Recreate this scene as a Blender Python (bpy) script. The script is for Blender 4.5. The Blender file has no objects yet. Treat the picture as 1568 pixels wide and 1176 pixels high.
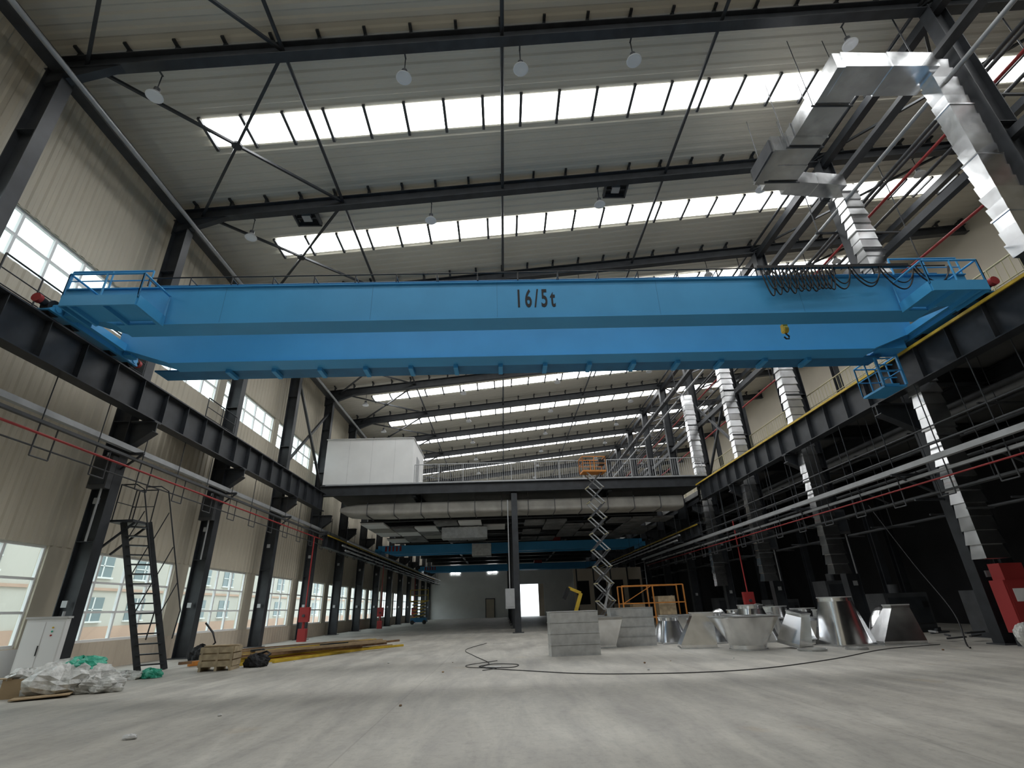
import bpy, math, random
from mathutils import Vector, Matrix
random.seed(7)
SC=bpy.context.scene
COL=SC.collection
# ---------------------------------------------------------------- materials
MATS={}
def mat(name,col,rough=.6,metal=0.0,noise=0.0,nscale=3.0,bump=0.0,bscale=20.0,emit=None,es=0,spec=.4,col2=None,rvar=0.0,detail=4,bdist=.05):
    m=bpy.data.materials.new(name); m.use_nodes=True
    nt=m.node_tree; b=nt.nodes['Principled BSDF']
    b.inputs['Base Color'].default_value=(*col,1); b.inputs['Roughness'].default_value=rough
    b.inputs['Metallic'].default_value=metal
    b.inputs['Specular IOR Level'].default_value=spec
    tc=nt.nodes.new('ShaderNodeTexCoord')
    if noise>0 or col2:
        n=nt.nodes.new('ShaderNodeTexNoise'); n.inputs['Scale'].default_value=nscale; n.inputs['Detail'].default_value=detail
        nt.links.new(tc.outputs['Object'],n.inputs['Vector'])
        r=nt.nodes.new('ShaderNodeValToRGB')
        c2=col2 if col2 else tuple(c*(1-noise) for c in col)
        r.color_ramp.elements[0].position=.35; r.color_ramp.elements[0].color=(*c2,1)
        r.color_ramp.elements[1].position=.65; r.color_ramp.elements[1].color=(*col,1)
        nt.links.new(n.outputs['Fac'],r.inputs['Fac']); nt.links.new(r.outputs['Color'],b.inputs['Base Color'])
        if rvar>0:
            mr=nt.nodes.new('ShaderNodeMapRange'); mr.inputs['To Min'].default_value=max(.05,rough-rvar); mr.inputs['To Max'].default_value=rough+rvar
            nt.links.new(n.outputs['Fac'],mr.inputs['Value']); nt.links.new(mr.outputs['Result'],b.inputs['Roughness'])
    if bump>0:
        n2=nt.nodes.new('ShaderNodeTexNoise'); n2.inputs['Scale'].default_value=bscale; n2.inputs['Detail'].default_value=2
        nt.links.new(tc.outputs['Object'],n2.inputs['Vector'])
        bp=nt.nodes.new('ShaderNodeBump'); bp.inputs['Strength'].default_value=bump; bp.inputs['Distance'].default_value=bdist
        nt.links.new(n2.outputs['Fac'],bp.inputs['Height']); nt.links.new(bp.outputs['Normal'],b.inputs['Normal'])
    if emit:
        b.inputs['Emission Color'].default_value=(*emit,1); b.inputs['Emission Strength'].default_value=es
    MATS[name]=m; return m
mat('steel',(.038,.042,.048),.45,0,.35,2.5)
mat('steel2',(.07,.073,.078),.5,0,.3,2.5)
mat('blue',(.065,.345,.66),.42,0,.10,.7,spec=.35)
mat('blued',(.03,.17,.34),.5,0,.2,2)
mat('liner',(.64,.605,.52),.6,0,.08,.4)
mat('wallp',(.56,.51,.41),.6,0,.08,.5)
mat('wallb',(.64,.55,.44),.7,0,.1,1)
mat('white',(.82,.82,.81),.55,0,.06,1)
mat('frame',(.85,.86,.86),.4)
mat('grey',(.42,.43,.44),.45,.3,.15,3)
mat('lgrey',(.6,.6,.59),.6,0,.2,2)
mat('galv',(.78,.79,.80),.24,1.0,.2,2.6,.25,1.2,rvar=.06,bdist=.05)
mat('galvs',(.84,.85,.86),.22,1.0,.15,3.5,.15,1.5,rvar=.06,bdist=.04)
mat('galvp',(.62,.63,.63),.35,.5,.2,5,.2,6)
mat('red',(.34,.035,.035),.5)
mat('yellow',(.62,.42,.04),.5,0,.25,4)
mat('ycream',(.55,.50,.30),.5,0,.15,4)
mat('orange',(.62,.24,.05),.5,0,.2,4)
mat('black',(.012,.012,.013),.5)
mat('ink',(.006,.007,.01),.6)
mat('cream',(.40,.385,.35),.7,0,.25,1.2,.4,2)
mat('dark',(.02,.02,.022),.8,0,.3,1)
mat('slab',(.18,.18,.175),.8,0,.2,1)
mat('card',(.40,.29,.17),.8,0,.2,4)
mat('wood',(.50,.40,.26),.7,0,.3,6)
mat('bag',(.66,.66,.63),.35,0,.4,8,.5,12)
mat('green',(.05,.42,.28),.4,0,.3,8,.5,12)
mat('lampw',(.8,.81,.83),.35)
mat('facade',(.62,.60,.55),.8,0,.06,.3)
mat('facade2',(.60,.42,.33),.8,0,.1,.5)
mat('fglass',(.22,.28,.30),.3)
mat('asph',(.55,.55,.52),.9,0,.15,.4)
mat('rust',(.22,.13,.07),.7,0,.4,6)
mat('insul',(.24,.24,.24),.8,0,.45,1.5)
mat('sky_panel',(.8,.85,.85),.5,emit=(.975,.99,1.0),es=10.0)
m=bpy.data.materials.new('glass'); m.use_nodes=True; nt=m.node_tree; nt.nodes.clear()
o=nt.nodes.new('ShaderNodeOutputMaterial'); mx=nt.nodes.new('ShaderNodeMixShader'); t=nt.nodes.new('ShaderNodeBsdfTransparent'); g=nt.nodes.new('ShaderNodeBsdfGlossy')
t.inputs['Color'].default_value=(.95,.985,.97,1); g.inputs['Roughness'].default_value=.05; mx.inputs['Fac'].default_value=.05
nt.links.new(t.outputs[0],mx.inputs[1]); nt.links.new(g.outputs[0],mx.inputs[2]); nt.links.new(mx.outputs[0],o.inputs['Surface']); MATS['glass']=m
# floor
m=bpy.data.materials.new('concrete'); m.use_nodes=True; nt=m.node_tree; b=nt.nodes['Principled BSDF']
tc=nt.nodes.new('ShaderNodeTexCoord')
def noise(scale,detail=6,rough=.6,vec=None,dist=0):
    n=nt.nodes.new('ShaderNodeTexNoise'); n.inputs['Scale'].default_value=scale; n.inputs['Detail'].default_value=detail; n.inputs['Roughness'].default_value=rough; n.inputs['Distortion'].default_value=dist
    nt.links.new(vec or tc.outputs['Object'],n.inputs['Vector']); return n
n1=noise(.22,8,.62); r1=nt.nodes.new('ShaderNodeValToRGB')
r1.color_ramp.elements[0].position=.3; r1.color_ramp.elements[0].color=(.34,.318,.275,1)
r1.color_ramp.elements[1].position=.7; r1.color_ramp.elements[1].color=(.50,.478,.425,1)
nt.links.new(n1.outputs['Fac'],r1.inputs['Fac'])
mp=nt.nodes.new('ShaderNodeMapping'); mp.inputs['Scale'].default_value=(1.2,.25,1); mp.inputs['Rotation'].default_value=(0,0,.25); nt.links.new(tc.outputs['Object'],mp.inputs['Vector'])
n2=noise(1.6,8,.7,mp.outputs['Vector'],.4); r2=nt.nodes.new('ShaderNodeValToRGB')
r2.color_ramp.elements[0].position=.36; r2.color_ramp.elements[0].color=(.66,.66,.67,1); r2.color_ramp.elements[1].position=.62; r2.color_ramp.elements[1].color=(1,1,1,1)
nt.links.new(n2.outputs['Fac'],r2.inputs['Fac'])
mu=nt.nodes.new('ShaderNodeMixRGB'); mu.blend_type='MULTIPLY'; mu.inputs[0].default_value=1
nt.links.new(r1.outputs['Color'],mu.inputs[1]); nt.links.new(r2.outputs['Color'],mu.inputs[2])
n3=noise(.5,3,.5); r3=nt.nodes.new('ShaderNodeValToRGB'); r3.color_ramp.elements[0].position=.66; r3.color_ramp.elements[0].color=(0,0,0,1); r3.color_ramp.elements[1].position=.78; r3.color_ramp.elements[1].color=(.6,.6,.6,1)
nt.links.new(n3.outputs['Fac'],r3.inputs['Fac'])
mu2=nt.nodes.new('ShaderNodeMixRGB'); nt.links.new(r3.outputs['Color'],mu2.inputs[0]); nt.links.new(mu.outputs['Color'],mu2.inputs[1]); mu2.inputs[2].default_value=(.36,.26,.14,1)
n5=noise(9,6,.75); r5=nt.nodes.new('ShaderNodeValToRGB'); r5.color_ramp.elements[0].position=.30; r5.color_ramp.elements[0].color=(.80,.80,.80,1); r5.color_ramp.elements[1].position=.5; r5.color_ramp.elements[1].color=(1,1,1,1)
nt.links.new(n5.outputs['Fac'],r5.inputs['Fac'])
mu4=nt.nodes.new('ShaderNodeMixRGB'); mu4.blend_type='MULTIPLY'; mu4.inputs[0].default_value=1; nt.links.new(mu2.outputs['Color'],mu4.inputs[1]); nt.links.new(r5.outputs['Color'],mu4.inputs[2])
sx=nt.nodes.new('ShaderNodeSeparateXYZ'); nt.links.new(tc.outputs['Object'],sx.inputs[0])
def joint(out,period,off):
    a=nt.nodes.new('ShaderNodeMath'); a.operation='ADD'; a.inputs[1].default_value=off; nt.links.new(out,a.inputs[0])
    p=nt.nodes.new('ShaderNodeMath'); p.operation='PINGPONG'; p.inputs[1].default_value=period/2; nt.links.new(a.outputs[0],p.inputs[0])
    l=nt.nodes.new('ShaderNodeMath'); l.operation='LESS_THAN'; l.inputs[1].default_value=.01; nt.links.new(p.outputs[0],l.inputs[0]); return l
j1=joint(sx.outputs['X'],5.5,1.6); j2=joint(sx.outputs['Y'],5.5,1.0)
ja=nt.nodes.new('ShaderNodeMath'); ja.operation='MAXIMUM'; nt.links.new(j1.outputs[0],ja.inputs[0]); nt.links.new(j2.outputs[0],ja.inputs[1])
jm=nt.nodes.new('ShaderNodeMath'); jm.operation='MULTIPLY'; jm.inputs[1].default_value=.3; nt.links.new(ja.outputs[0],jm.inputs[0])
mu3=nt.nodes.new('ShaderNodeMixRGB'); nt.links.new(jm.outputs[0],mu3.inputs[0]); nt.links.new(mu4.outputs['Color'],mu3.inputs[1]); mu3.inputs[2].default_value=(.15,.14,.12,1)
nt.links.new(mu3.outputs['Color'],b.inputs['Base Color'])
mr=nt.nodes.new('ShaderNodeMapRange'); mr.inputs['To Min'].default_value=.4; mr.inputs['To Max'].default_value=.8; nt.links.new(n2.outputs['Fac'],mr.inputs['Value']); nt.links.new(mr.outputs['Result'],b.inputs['Roughness'])
bp=nt.nodes.new('ShaderNodeBump'); bp.inputs['Strength'].default_value=.15; bp.inputs['Distance'].default_value=.02; n4=noise(14,4); nt.links.new(n4.outputs['Fac'],bp.inputs['Height']); nt.links.new(bp.outputs['Normal'],b.inputs['Normal'])
MATS['concrete']=m

# ---------------------------------------------------------------- mesh builder
V=Vector
class MB:
    def __init__(s): s.v=[];s.f=[];s.m=[];s.names=[];s.sm=[]
    def mi(s,n):
        if n not in s.names: s.names.append(n)
        return s.names.index(n)
    def add(s,vs,fs,m,smooth=False):
        o=len(s.v); s.v+= [tuple(v) for v in vs]; k=s.mi(m)
        for f in fs: s.f.append(tuple(i+o for i in f)); s.m.append(k); s.sm.append(smooth)
    def box(s,x0,x1,y0,y1,z0,z1,m):
        vs=[(x,y,z) for z in(z0,z1) for y in(y0,y1) for x in(x0,x1)]
        s.add(vs,[(0,2,3,1),(4,5,7,6),(0,1,5,4),(2,6,7,3),(0,4,6,2),(1,3,7,5)],m)
    def frame(s,p,q,up=(0,0,1)):
        d=(V(q)-V(p)).normalized(); u=V(up)
        if abs(d.dot(u))>.99: u=V((0,1,0))
        sd=d.cross(u).normalized(); u=sd.cross(d).normalized(); return sd,u
    def beam(s,p,q,w,h,m,up=(0,0,1)):
        p=V(p);q=V(q); sd,u=s.frame(p,q,up); vs=[]
        for c in(p,q):
            for a,b_ in((-1,-1),(1,-1),(1,1),(-1,1)): vs.append(c+sd*a*w/2+u*b_*h/2)
        s.add(vs,[(0,1,2,3),(7,6,5,4),(0,4,5,1),(1,5,6,2),(2,6,7,3),(3,7,4,0)],m)
    def ibeam(s,p,q,w,h,m,t=.03,up=(0,0,1)):
        p=V(p);q=V(q); sd,u=s.frame(p,q,up)
        s.beam(p+u*(h/2-t/2),q+u*(h/2-t/2),w,t,m,up); s.beam(p-u*(h/2-t/2),q-u*(h/2-t/2),w,t,m,up); s.beam(p,q,t*.7,h-2*t,m,up)
    def cyl(s,p,q,r,m,n=10,r2=None,cap=True):
        p=V(p);q=V(q); sd,u=s.frame(p,q); r2=r if r2 is None else r2; vs=[]
        for c,rr in((p,r),(q,r2)):
            for i in range(n):
                a=2*math.pi*i/n; vs.append(c+sd*math.cos(a)*rr+u*math.sin(a)*rr)
        s.add(vs,[(i,(i+1)%n,n+(i+1)%n,n+i) for i in range(n)],m,True)
        if cap: s.add(vs,[tuple(range(n-1,-1,-1)),tuple(range(n,2*n))],m)
    def tube(s,pts,r,m,n=6):
        pts=[V(p) for p in pts]; vs=[]
        for i,p in enumerate(pts):
            a=pts[max(0,i-1)]; b_=pts[min(len(pts)-1,i+1)]; d=(b_-a).normalized(); u=V((0,0,1)) if abs(d.z)<.9 else V((0,1,0))
            sd=d.cross(u).normalized(); u=sd.cross(d)
            for k in range(n): t_=2*math.pi*k/n; vs.append(p+sd*math.cos(t_)*r+u*math.sin(t_)*r)
        fs=[(i*n+k,i*n+(k+1)%n,(i+1)*n+(k+1)%n,(i+1)*n+k) for i in range(len(pts)-1) for k in range(n)]
        s.add(vs,fs,m,True)
    def prism(s,pts,y0,y1,m):
        n=len(pts); vs=[(x,y0,z) for x,z in pts]+[(x,y1,z) for x,z in pts]
        s.add(vs,[tuple(range(n)),tuple(range(2*n-1,n-1,-1))]+[(i,n+i,n+(i+1)%n,(i+1)%n) for i in range(n)],m)
    def rings(s,rs,m,smooth=False,cap=False):
        n=len(rs[0]); vs=[p for r in rs for p in r]
        s.add(vs,[(i*n+k,i*n+(k+1)%n,(i+1)*n+(k+1)%n,(i+1)*n+k) for i in range(len(rs)-1) for k in range(n)],m,smooth)
        if cap: s.add(list(rs[0])+list(rs[-1]),[tuple(range(n-1,-1,-1)),tuple(range(n,2*n))],m)
    def duct(s,p,q,w,h,m='galv',seg=.3,j=.012,up=(0,0,1),fl=4):
        p=V(p);q=V(q); L=(q-p).length; n=max(1,int(L/seg)); sd,u=s.frame(p,q,up); D=(q-p).normalized()
        def ring(c,e,tl=0): return [c+sd*a*(w/2+e)+u*b_*(h/2+e)+D*tl*a for a,b_ in((-1,-1),(1,-1),(1,1),(-1,1))]
        for i in range(n):
            a=p.lerp(q,i/n); b_=p.lerp(q,(i+1)/n)
            s.rings([ring(a,random.uniform(j*.2,j)),ring(b_,-random.uniform(j*.2,j))],m,cap=True)
            if i%fl==0 and i: s.rings([ring(a-D*.02,.03),ring(a+D*.02,.03)],m,cap=True)
    def rail(s,p,q,h,m,sp=1.2,r=.02,bars=False,mid=1,bsp=.14):
        p=V(p);q=V(q); L=(q-p).length; n=max(1,round(L/sp)); U=V((0,0,h))
        s.cyl(p+U,q+U,r*1.2,m,6)
        for k in range(mid): 
            o=U*((k+1)/(mid+1)); s.cyl(p+o,q+o,r*.8,m,6)
        for i in range(n+1):
            c=p.lerp(q,i/n); s.cyl(c,c+U,r*1.1,m,6)
        if bars:
            nb=int(L/bsp)
            for i in range(nb): c=p.lerp(q,(i+.5)/nb); s.beam(c+U*.08,c+U,.014,.014,m)
    def blob(s,c,rx,ry,rz,m,seed=0,rough=.25,n=14):
        rnd=random.Random(seed); ph=[rnd.uniform(0,6) for _ in range(6)]; vs=[];nn=n*2
        for i in range(n+1):
            th=math.pi*i/n
            for k in range(nn):
                a=2*math.pi*k/nn; w=1+rough*(.5*math.sin(3*a+ph[0])*math.sin(2*th+ph[1])+.4*math.sin(7*a+ph[2]+3*th)+.3*rnd.uniform(-1,1)*math.sin(th))
                z=math.cos(th)*rz*w
                vs.append((c[0]+math.cos(a)*math.sin(th)*rx*w,c[1]+math.sin(a)*math.sin(th)*ry*w,max(.003,c[2]+z)))
        s.add(vs,[(i*nn+k,(i+1)*nn+k,(i+1)*nn+(k+1)%nn,i*nn+(k+1)%nn) for i in range(n) for k in range(nn)],m)
    def mesh(s,name):
        me=bpy.data.meshes.new(name); me.from_pydata(s.v,[],s.f)
        for n in s.names: me.materials.append(MATS[n])
        me.polygons.foreach_set('material_index',s.m); me.polygons.foreach_set('use_smooth',s.sm); me.update(); return me
    def obj(s,name,parent=None,loc=(0,0,0),rot=0):
        o=bpy.data.objects.new(name,s.mesh(name)); COL.objects.link(o); o.location=loc; o.rotation_euler=(0,0,rot)
        if parent: o.parent=parent
        return o
def inst(o,loc,rot=0):
    c=bpy.data.objects.new(o.name.split('.')[0],o.data); COL.objects.link(c); c.location=loc; c.rotation_euler=(0,0,rot); return c
def empty(name,loc=(0,0,0)):
    e=bpy.data.objects.new(name,None); COL.objects.link(e); e.location=loc; return e

# ---------------------------------------------------------------- constants
S=.1045; ROOF=16.2
def rz(x): return ROOF+S*x
CY=[-2.3+5.5*i for i in range(16)]
XL,XR=-10.42,11.85
CXL,CXR=-11.12,12.9
WL,WR=-11.8,24.0
Y0,Y1=-8.0,80.6
RAIL=7.75
DECKY,DECKZ=29.8,8.15
# ---------------------------------------------------------------- shell
b=MB(); b.box(WL-.3,WR+.3,Y0-.3,Y1+.3,-.3,0,'concrete'); b.obj('floor')
def ribs(a0,a1,pitch,d):
    pts=[];a=a0
    while a<a1:
        for o,h in((0,0),(.35,0),(.5,d),(.85,d)): 
            if a+o*pitch<a1: pts.append((a+o*pitch,h))
        a+=pitch
    pts.append((a1,0)); return pts
b=MB(); pr=ribs(Y0,Y1,.36,.04); vs=[]
for y,d in pr: vs+= [(WL-.2,y,rz(WL-.2)+d),(WR+.2,y,rz(WR+.2)+d)]
b.add(vs,[(2*i,2*i+1,2*i+3,2*i+2) for i in range(len(pr)-1)],'liner')
b.add([(WL-.3,Y0-.3,rz(WL)+.2),(WR+.3,Y0-.3,rz(WR)+.2),(WR+.3,Y1+.3,rz(WR)+.2),(WL-.3,Y1+.3,rz(WL)+.2)],[(0,1,2,3)],'lgrey')
b.obj('ceiling')
LW=(.72,3.1); UW=(9.35,10.75)
def wall_strip(b,x,y0,y1,z0,z1,m,d,thick):
    pr=ribs(y0,y1,.3,d); vs=[]
    for y,h in pr: vs+=[(x+h,y,z0),(x+h,y,z1)]
    b.add(vs,[(2*i,2*i+1,2*i+3,2*i+2) for i in range(len(pr)-1)],m)
    b.box(x-thick,x-.001,y0,y1,z0,z1,m)
b=MB()
wall_strip(b,WL,Y0,Y1,0,LW[0],'wallb',.012,.2)
wall_strip(b,WL,Y0,Y1,LW[1],UW[0],'wallp',.03,.2)
wall_strip(b,WL,Y0,Y1,UW[1],rz(WL)+.15,'wallp',.03,.2)
for y in CY: b.box(WL-.2,WL+.01,y-.42,y+.42,LW[0],LW[1],'wallp'); b.box(WL-.2,WL+.01,y-.25,y+.25,UW[0],UW[1],'wallp')
b.obj('wall_left')
b=MB(); b.box(WL,WL+.04,Y0,14.0,0,.7,'white'); b.obj('baseboard_left')
b=MB()
b.box(WR,WR+.2,Y0,Y1,0,rz(WR)+.15,'wallp'); b.obj('wall_right')
b=MB()
DX0,DX1,DH=2.3,6.0,4.4
b.box(WL,DX0,Y1,Y1+.2,0,rz(0),'white'); b.box(DX1,WR,Y1,Y1+.2,0,rz(0),'white'); b.box(DX0,DX1,Y1,Y1+.2,DH,rz(0),'white')
b.box(WL,WR,Y1+.02,Y1+.2,rz(0),rz(WR),'white')
b.obj('wall_back')
b=MB(); b.box(WL,WR,Y0-.2,Y0,0,rz(WR),'wallp'); b.obj('wall_front')
b=MB()
b.box(DX0-.15,DX0,Y1-.05,Y1+.05,0,DH+.15,'frame');b.box(DX1,DX1+.15,Y1-.05,Y1+.05,0,DH+.15,'frame');b.box(DX0,DX1,Y1-.05,Y1+.05,DH,DH+.15,'frame')
b.box(DX1-.8,DX1,Y1+.05,Y1+.12,0,DH,'wallb')
b.obj('door_1')
b=MB(); b.box(-1.0,.2,Y1-.08,Y1-.02,0,2.5,'wallb'); b.box(-1.1,-1.0,Y1-.1,Y1-.02,0,2.6,'steel2'); b.box(.2,.3,Y1-.1,Y1-.02,0,2.6,'steel2'); b.box(-1.1,.3,Y1-.1,Y1-.02,2.5,2.6,'steel2'); b.cyl((.05,Y1-.14,1.1),(.05,Y1-.08,1.1),.04,'grey'); b.obj('door_2',loc=(-1.6,0,0))
def window(y0,y1,z0,z1,nm,rows,name):
    b=MB(); x=WL-.1; t=.035
    b.box(x-.04,x+.04,0,y1-y0,z0,z0+.07,'frame'); b.box(x-.04,x+.04,0,y1-y0,z1-.07,z1,'frame')
    for i in range(nm+1):
        y=(y1-y0)*i/nm; w=.05 if i in(0,nm) else t; b.box(x-.04,x+.04,max(0,y-w),min(y1-y0,y+w),z0+.07,z1-.07,'frame')
    for f in rows: z=z0+(z1-z0)*f; b.box(x-.035,x+.035,.05,y1-y0-.05,z-.03,z+.03,'frame')
    b.box(x-.006,x-.001,.04,y1-y0-.04,z0+.05,z1-.05,'glass')
    return b.obj(name,loc=(0,y0,0))
wl=wu=None;k=1
for i in range(len(CY)-1):
    for z,(zz) in enumerate((LW,UW)):
        g=.42 if z==0 else .25
        y0=CY[i]+g
        src=wl if z==0 else wu
        if src is None:
            o=window(y0,CY[i+1]-g,zz[0],zz[1],4 if z==0 else 5,(.33,.66) if z==0 else (.5,),'window_%d'%k)
            if z==0: wl=o
            else: wu=o
        else:
            c=bpy.data.objects.new('window_%d'%k,src.data); COL.objects.link(c); c.location=(0,y0,0)
        k+=1
for x in (-7.2,-1.6):
    b=MB(); b.box(x-.75,x+.75,Y1-.04,Y1-.01,6.0,7.2,'sky_panel')
    for a in (-.75,0,.75): b.box(x+a-.05,x+a+.05,Y1-.07,Y1-.03,5.95,7.25,'frame')
    for z in (6.0,7.2): b.box(x-.8,x+.8,Y1-.07,Y1-.03,z-.05,z+.05,'frame')
    b.obj('window_%d'%k); k+=1
b=MB(); b.box(-120,WL-.31,-60,200,-.2,-.02,'asph'); b.box(-11,60,Y1+.4,200,-.2,-.02,'asph'); b.obj('outside_ground')
b=MB(); b.box(-46,-32.1,-20,140,-.01,7.0,'facade'); b.box(-32.09,-32,-20,140,-.01,.9,'facade2'); b.box(-32.09,-31.95,-20,140,3.5,3.7,'facade2')
for i in range(32):
    y=-18+i*5
    for z in (1.3,4.5):
        b.box(-32.09,-32.04,y,y+2.2,z,z+1.7,'fglass'); b.box(-32.03,-31.98,y+1.05,y+1.15,z,z+1.7,'frame')
        b.box(-32.09,-31.9,y-.1,y+2.3,z-.12,z,'frame'); b.box(-32.03,-31.98,y,y+2.2,z+.8,z+.87,'frame')
b.obj('neighboring_building')
# ---------------------------------------------------------------- skylights
b=MB()
xs0,xs1=-9.0,21.5; n=int((xs1-xs0)/1.24)
for i in range(n):
    a=xs0+i*1.24
    b.add([(a+.05,-.48,rz(a+.05)-.02),(a+1.19,-.48,rz(a+1.19)-.02),(a+1.19,.48,rz(a+1.19)-.02),(a+.05,.48,rz(a+.05)-.02)],[(0,3,2,1)],'sky_panel')
for i in range(n+1):
    a=xs0+i*1.24
    b.beam((a,-.6,rz(a)-.06),(a,.6,rz(a)-.06),.09,.09,'steel2')
sky=None
for y in CY[:-1]:
    if sky is None: sky=b.obj('skylight',loc=(0,y+2.65,0))
    else: inst(sky,(0,y+2.65,0))
# ---------------------------------------------------------------- rafters
b=MB(); zo=-.54
b.ibeam((WL+.3,0,rz(WL+.3)+zo),(WR,0,rz(WR)+zo),.28,.46,'steel',.03)
b.prism([(WL+.35,rz(WL)-.7),(WL+2.4,rz(WL+2.4)-.7),(WL+.35,rz(WL)-1.3)],-.1,.1,'steel')
x=WL+.9
while x<WR:
    b.box(x-.035,x+.035,-.05,.05,rz(x)-.34,rz(x)+.02,'steel'); b.box(x-.04,x+.04,-.22,.22,rz(x)-.07,rz(x)-.01,'steel')
    b.beam((x,.0,rz(x)-.74),(x,.42,rz(x)-.08),.04,.04,'steel')
    x+=1.24
rf=None
for y in CY:
    if rf is None: rf=b.obj('roof_beam',loc=(0,y,0))
    else: inst(rf,(0,y,0))
b=MB()
for x in(-5.6,.3,6.6,12.6,18.5): b.cyl((x,CY[0],rz(x)-.5),(x,CY[-1],rz(x)-.5),.055,'steel',8)
for i in range(len(CY)-1):
    for xa,xb in((-10.6,-5.6),(12.6,18.5)):
        b.beam((xa,CY[i],rz(xa)-.5),(xb,CY[i+1],rz(xb)-.5),.08,.08,'steel'); b.beam((xb,CY[i],rz(xb)-.55),(xa,CY[i+1],rz(xa)-.55),.08,.08,'steel')
        m_=((xa+xb)/2,(CY[i]+CY[i+1])/2,rz((xa+xb)/2)-.52); b.cyl((m_[0],m_[1],m_[2]-.04),(m_[0],m_[1],m_[2]+.04),.16,'steel',10)
b.obj('roof_bracing')
b=MB()
b.beam((CXL,Y0,rz(CXL)-.75),(CXL,Y1,rz(CXL)-.75),.3,.3,'steel')
b.beam((CXR,Y0,rz(CXR)-.85),(CXR,Y1,rz(CXR)-.85),.25,.3,'steel')
b.beam((CXR,Y0,11.6),(CXR,Y1,11.6),.2,.25,'steel'); b.beam((19,Y0,rz(19)-1.0),(19,Y1,rz(19)-1.0),.25,.3,'steel')
b.obj('eave_beam')
b=MB(); b.cyl((-10.7,Y0+.1,rz(-10.7)-1.1),(-10.7,Y1-.1,rz(-10.7)-1.1),.07,'grey',8); 
for y in CY: b.beam((-10.7,y,rz(-10.7)-1.1),(CXL,y,rz(CXL)-.85),.05,.05,'steel')
b.obj('eave_pipe')
for x,y in((-7.3,15.2),(4.9,15.2),(-7.3,26.2),(4.9,26.2)):
    b=MB(); 
    b.box(-.4,.4,-.32,.32,-.02,.1,'black')
    for a,c,d,e in((-.46,.46,-.38,-.32),(-.46,.46,.32,.38),(-.46,-.4,-.38,.38),(.4,.46,-.38,.38)): b.box(a,c,d,e,-.2,.0,'steel2')
    b.box(-.16,.16,-.16,.16,-.15,-.02,'grey'); b.box(-.38,.38,-.03,.03,-.12,-.08,'steel')
    b.obj('roof_ventilator',loc=(x,y,rz(x)-.02))
b=MB(); prof=[(.02,.26),(.06,.25),(.08,.18),(.14,.11),(.2,.03),(.21,0)]
b.rings([[(r*math.cos(2*math.pi*k_/20),r*math.sin(2*math.pi*k_/20),z) for k_ in range(20)] for r,z in prof],'grey',True)
b.rings([[(r*math.cos(2*math.pi*k_/20),r*math.sin(2*math.pi*k_/20),z) for k_ in range(20)] for r,z in((.21,0),(.20,-.012),(.15,.012),(.001,.015))],'lampw',True)
b.cyl((0,0,.25),(0,0,.85),.015,'steel',6); b.cyl((0,0,.16),(0,0,.3),.08,'steel2',12); b.beam((0,-.21,.84),(0,.03,.84),.04,.03,'steel')
lm=None
for y in CY[1:]:
    for x in(-8.9,-2.4,.8 if y<10 else None,4.0,10.4,17):
        if x is None: continue
        p=(x,y+.35,rz(x)-1.45)
        if lm is None: lm=b.obj('high_bay_lamp',loc=p)
        else: inst(lm,p)
# ---------------------------------------------------------------- columns
def column(x,side,ztop):
    b=MB(); t=.025; d=.25; w=.17
    b.box(-d,-d+t,-w,w,0,ztop,'steel'); b.box(d-t,d,-w,w,0,ztop,'steel'); b.box(-d+t,d-t,-.012,.012,0,ztop,'steel')
    b.box(-d-.1,d+.1,-w-.1,w+.1,0,.03,'steel2')
    for z in (3.2,6.0,6.6,9.2,12): b.box(-d+t,d-t,-w+.01,w-.01,z,z+.02,'steel')
    rx=(XL-CXL) if side<0 else (XR-CXR)
    s_=1 if rx>0 else -1
    b.prism([(s_*d,6.58),(rx+s_*.25,6.58),(rx+s_*.25,6.3),(s_*d,5.75)],-.02,.02,'steel')
    b.box(min(s_*d,rx+s_*.25),max(s_*d,rx+s_*.25),-.14,.14,6.58,6.62,'steel')
    b.beam((rx+s_*.25,0,6.3),(s_*d,0,5.75),.28,.03,'steel')
    for z in(1.6,4.2): b.box(-.07,.07,-w-.05,-w,z,z+.16,'grey') 
    return b
for side,x in((-1,CXL),(1,CXR)):
    src=None
    for y in CY:
        if src is None: src=column(x,side,rz(x)-.7).obj('steel_column',loc=(x,y,0))
        else: inst(src,(x,y,0))
b=MB(); b.ibeam((0,0,0),(0,0,rz(19)-.7),.3,.3,'steel',.025,up=(0,1,0)); src=b.obj('steel_column',loc=(19,CY[0],0))
for y in CY[1:]: inst(src,(19,y,0))
def girder(x,ya,yb,zt,dep,name,yel=False):
    b=MB(); b.ibeam((x,ya,zt-dep/2),(x,yb,zt-dep/2),.36,dep,'steel',.03)
    y=ya+.3
    while y<yb:
        b.box(x-.16,x+.16,y-.008,y+.008,zt-dep+.03,zt-.03,'steel'); y+=1.1
    b.box(x-.035,x+.035,ya,yb,zt,zt+.1,'steel2')
    s_=1 if x<0 else -1
    if yel:
        b.box(x+s_*.22,x+s_*.26,ya,yb,zt-.1,zt-.03,'yellow')
        y=ya+.3
        while y<yb: b.box(x+min(0,s_*.22),x+max(0,s_*.22),y,y+.04,zt-.08,zt-.04,'steel'); y+=2.2
    b.obj(name)
girder(XL,Y0+.2,DECKY-.3,RAIL-.1,1.0,'crane_runway_girder'); girder(XR,Y0+.2,DECKY-.3,RAIL-.1,1.0,'crane_runway_girder',True)
girder(XL,DECKY+.6,Y1-.3,5.5,.7,'crane_runway_girder',True); girder(XR,DECKY+.6,Y1-.3,5.5,.7,'crane_runway_girder',True)
b=MB()
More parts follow.
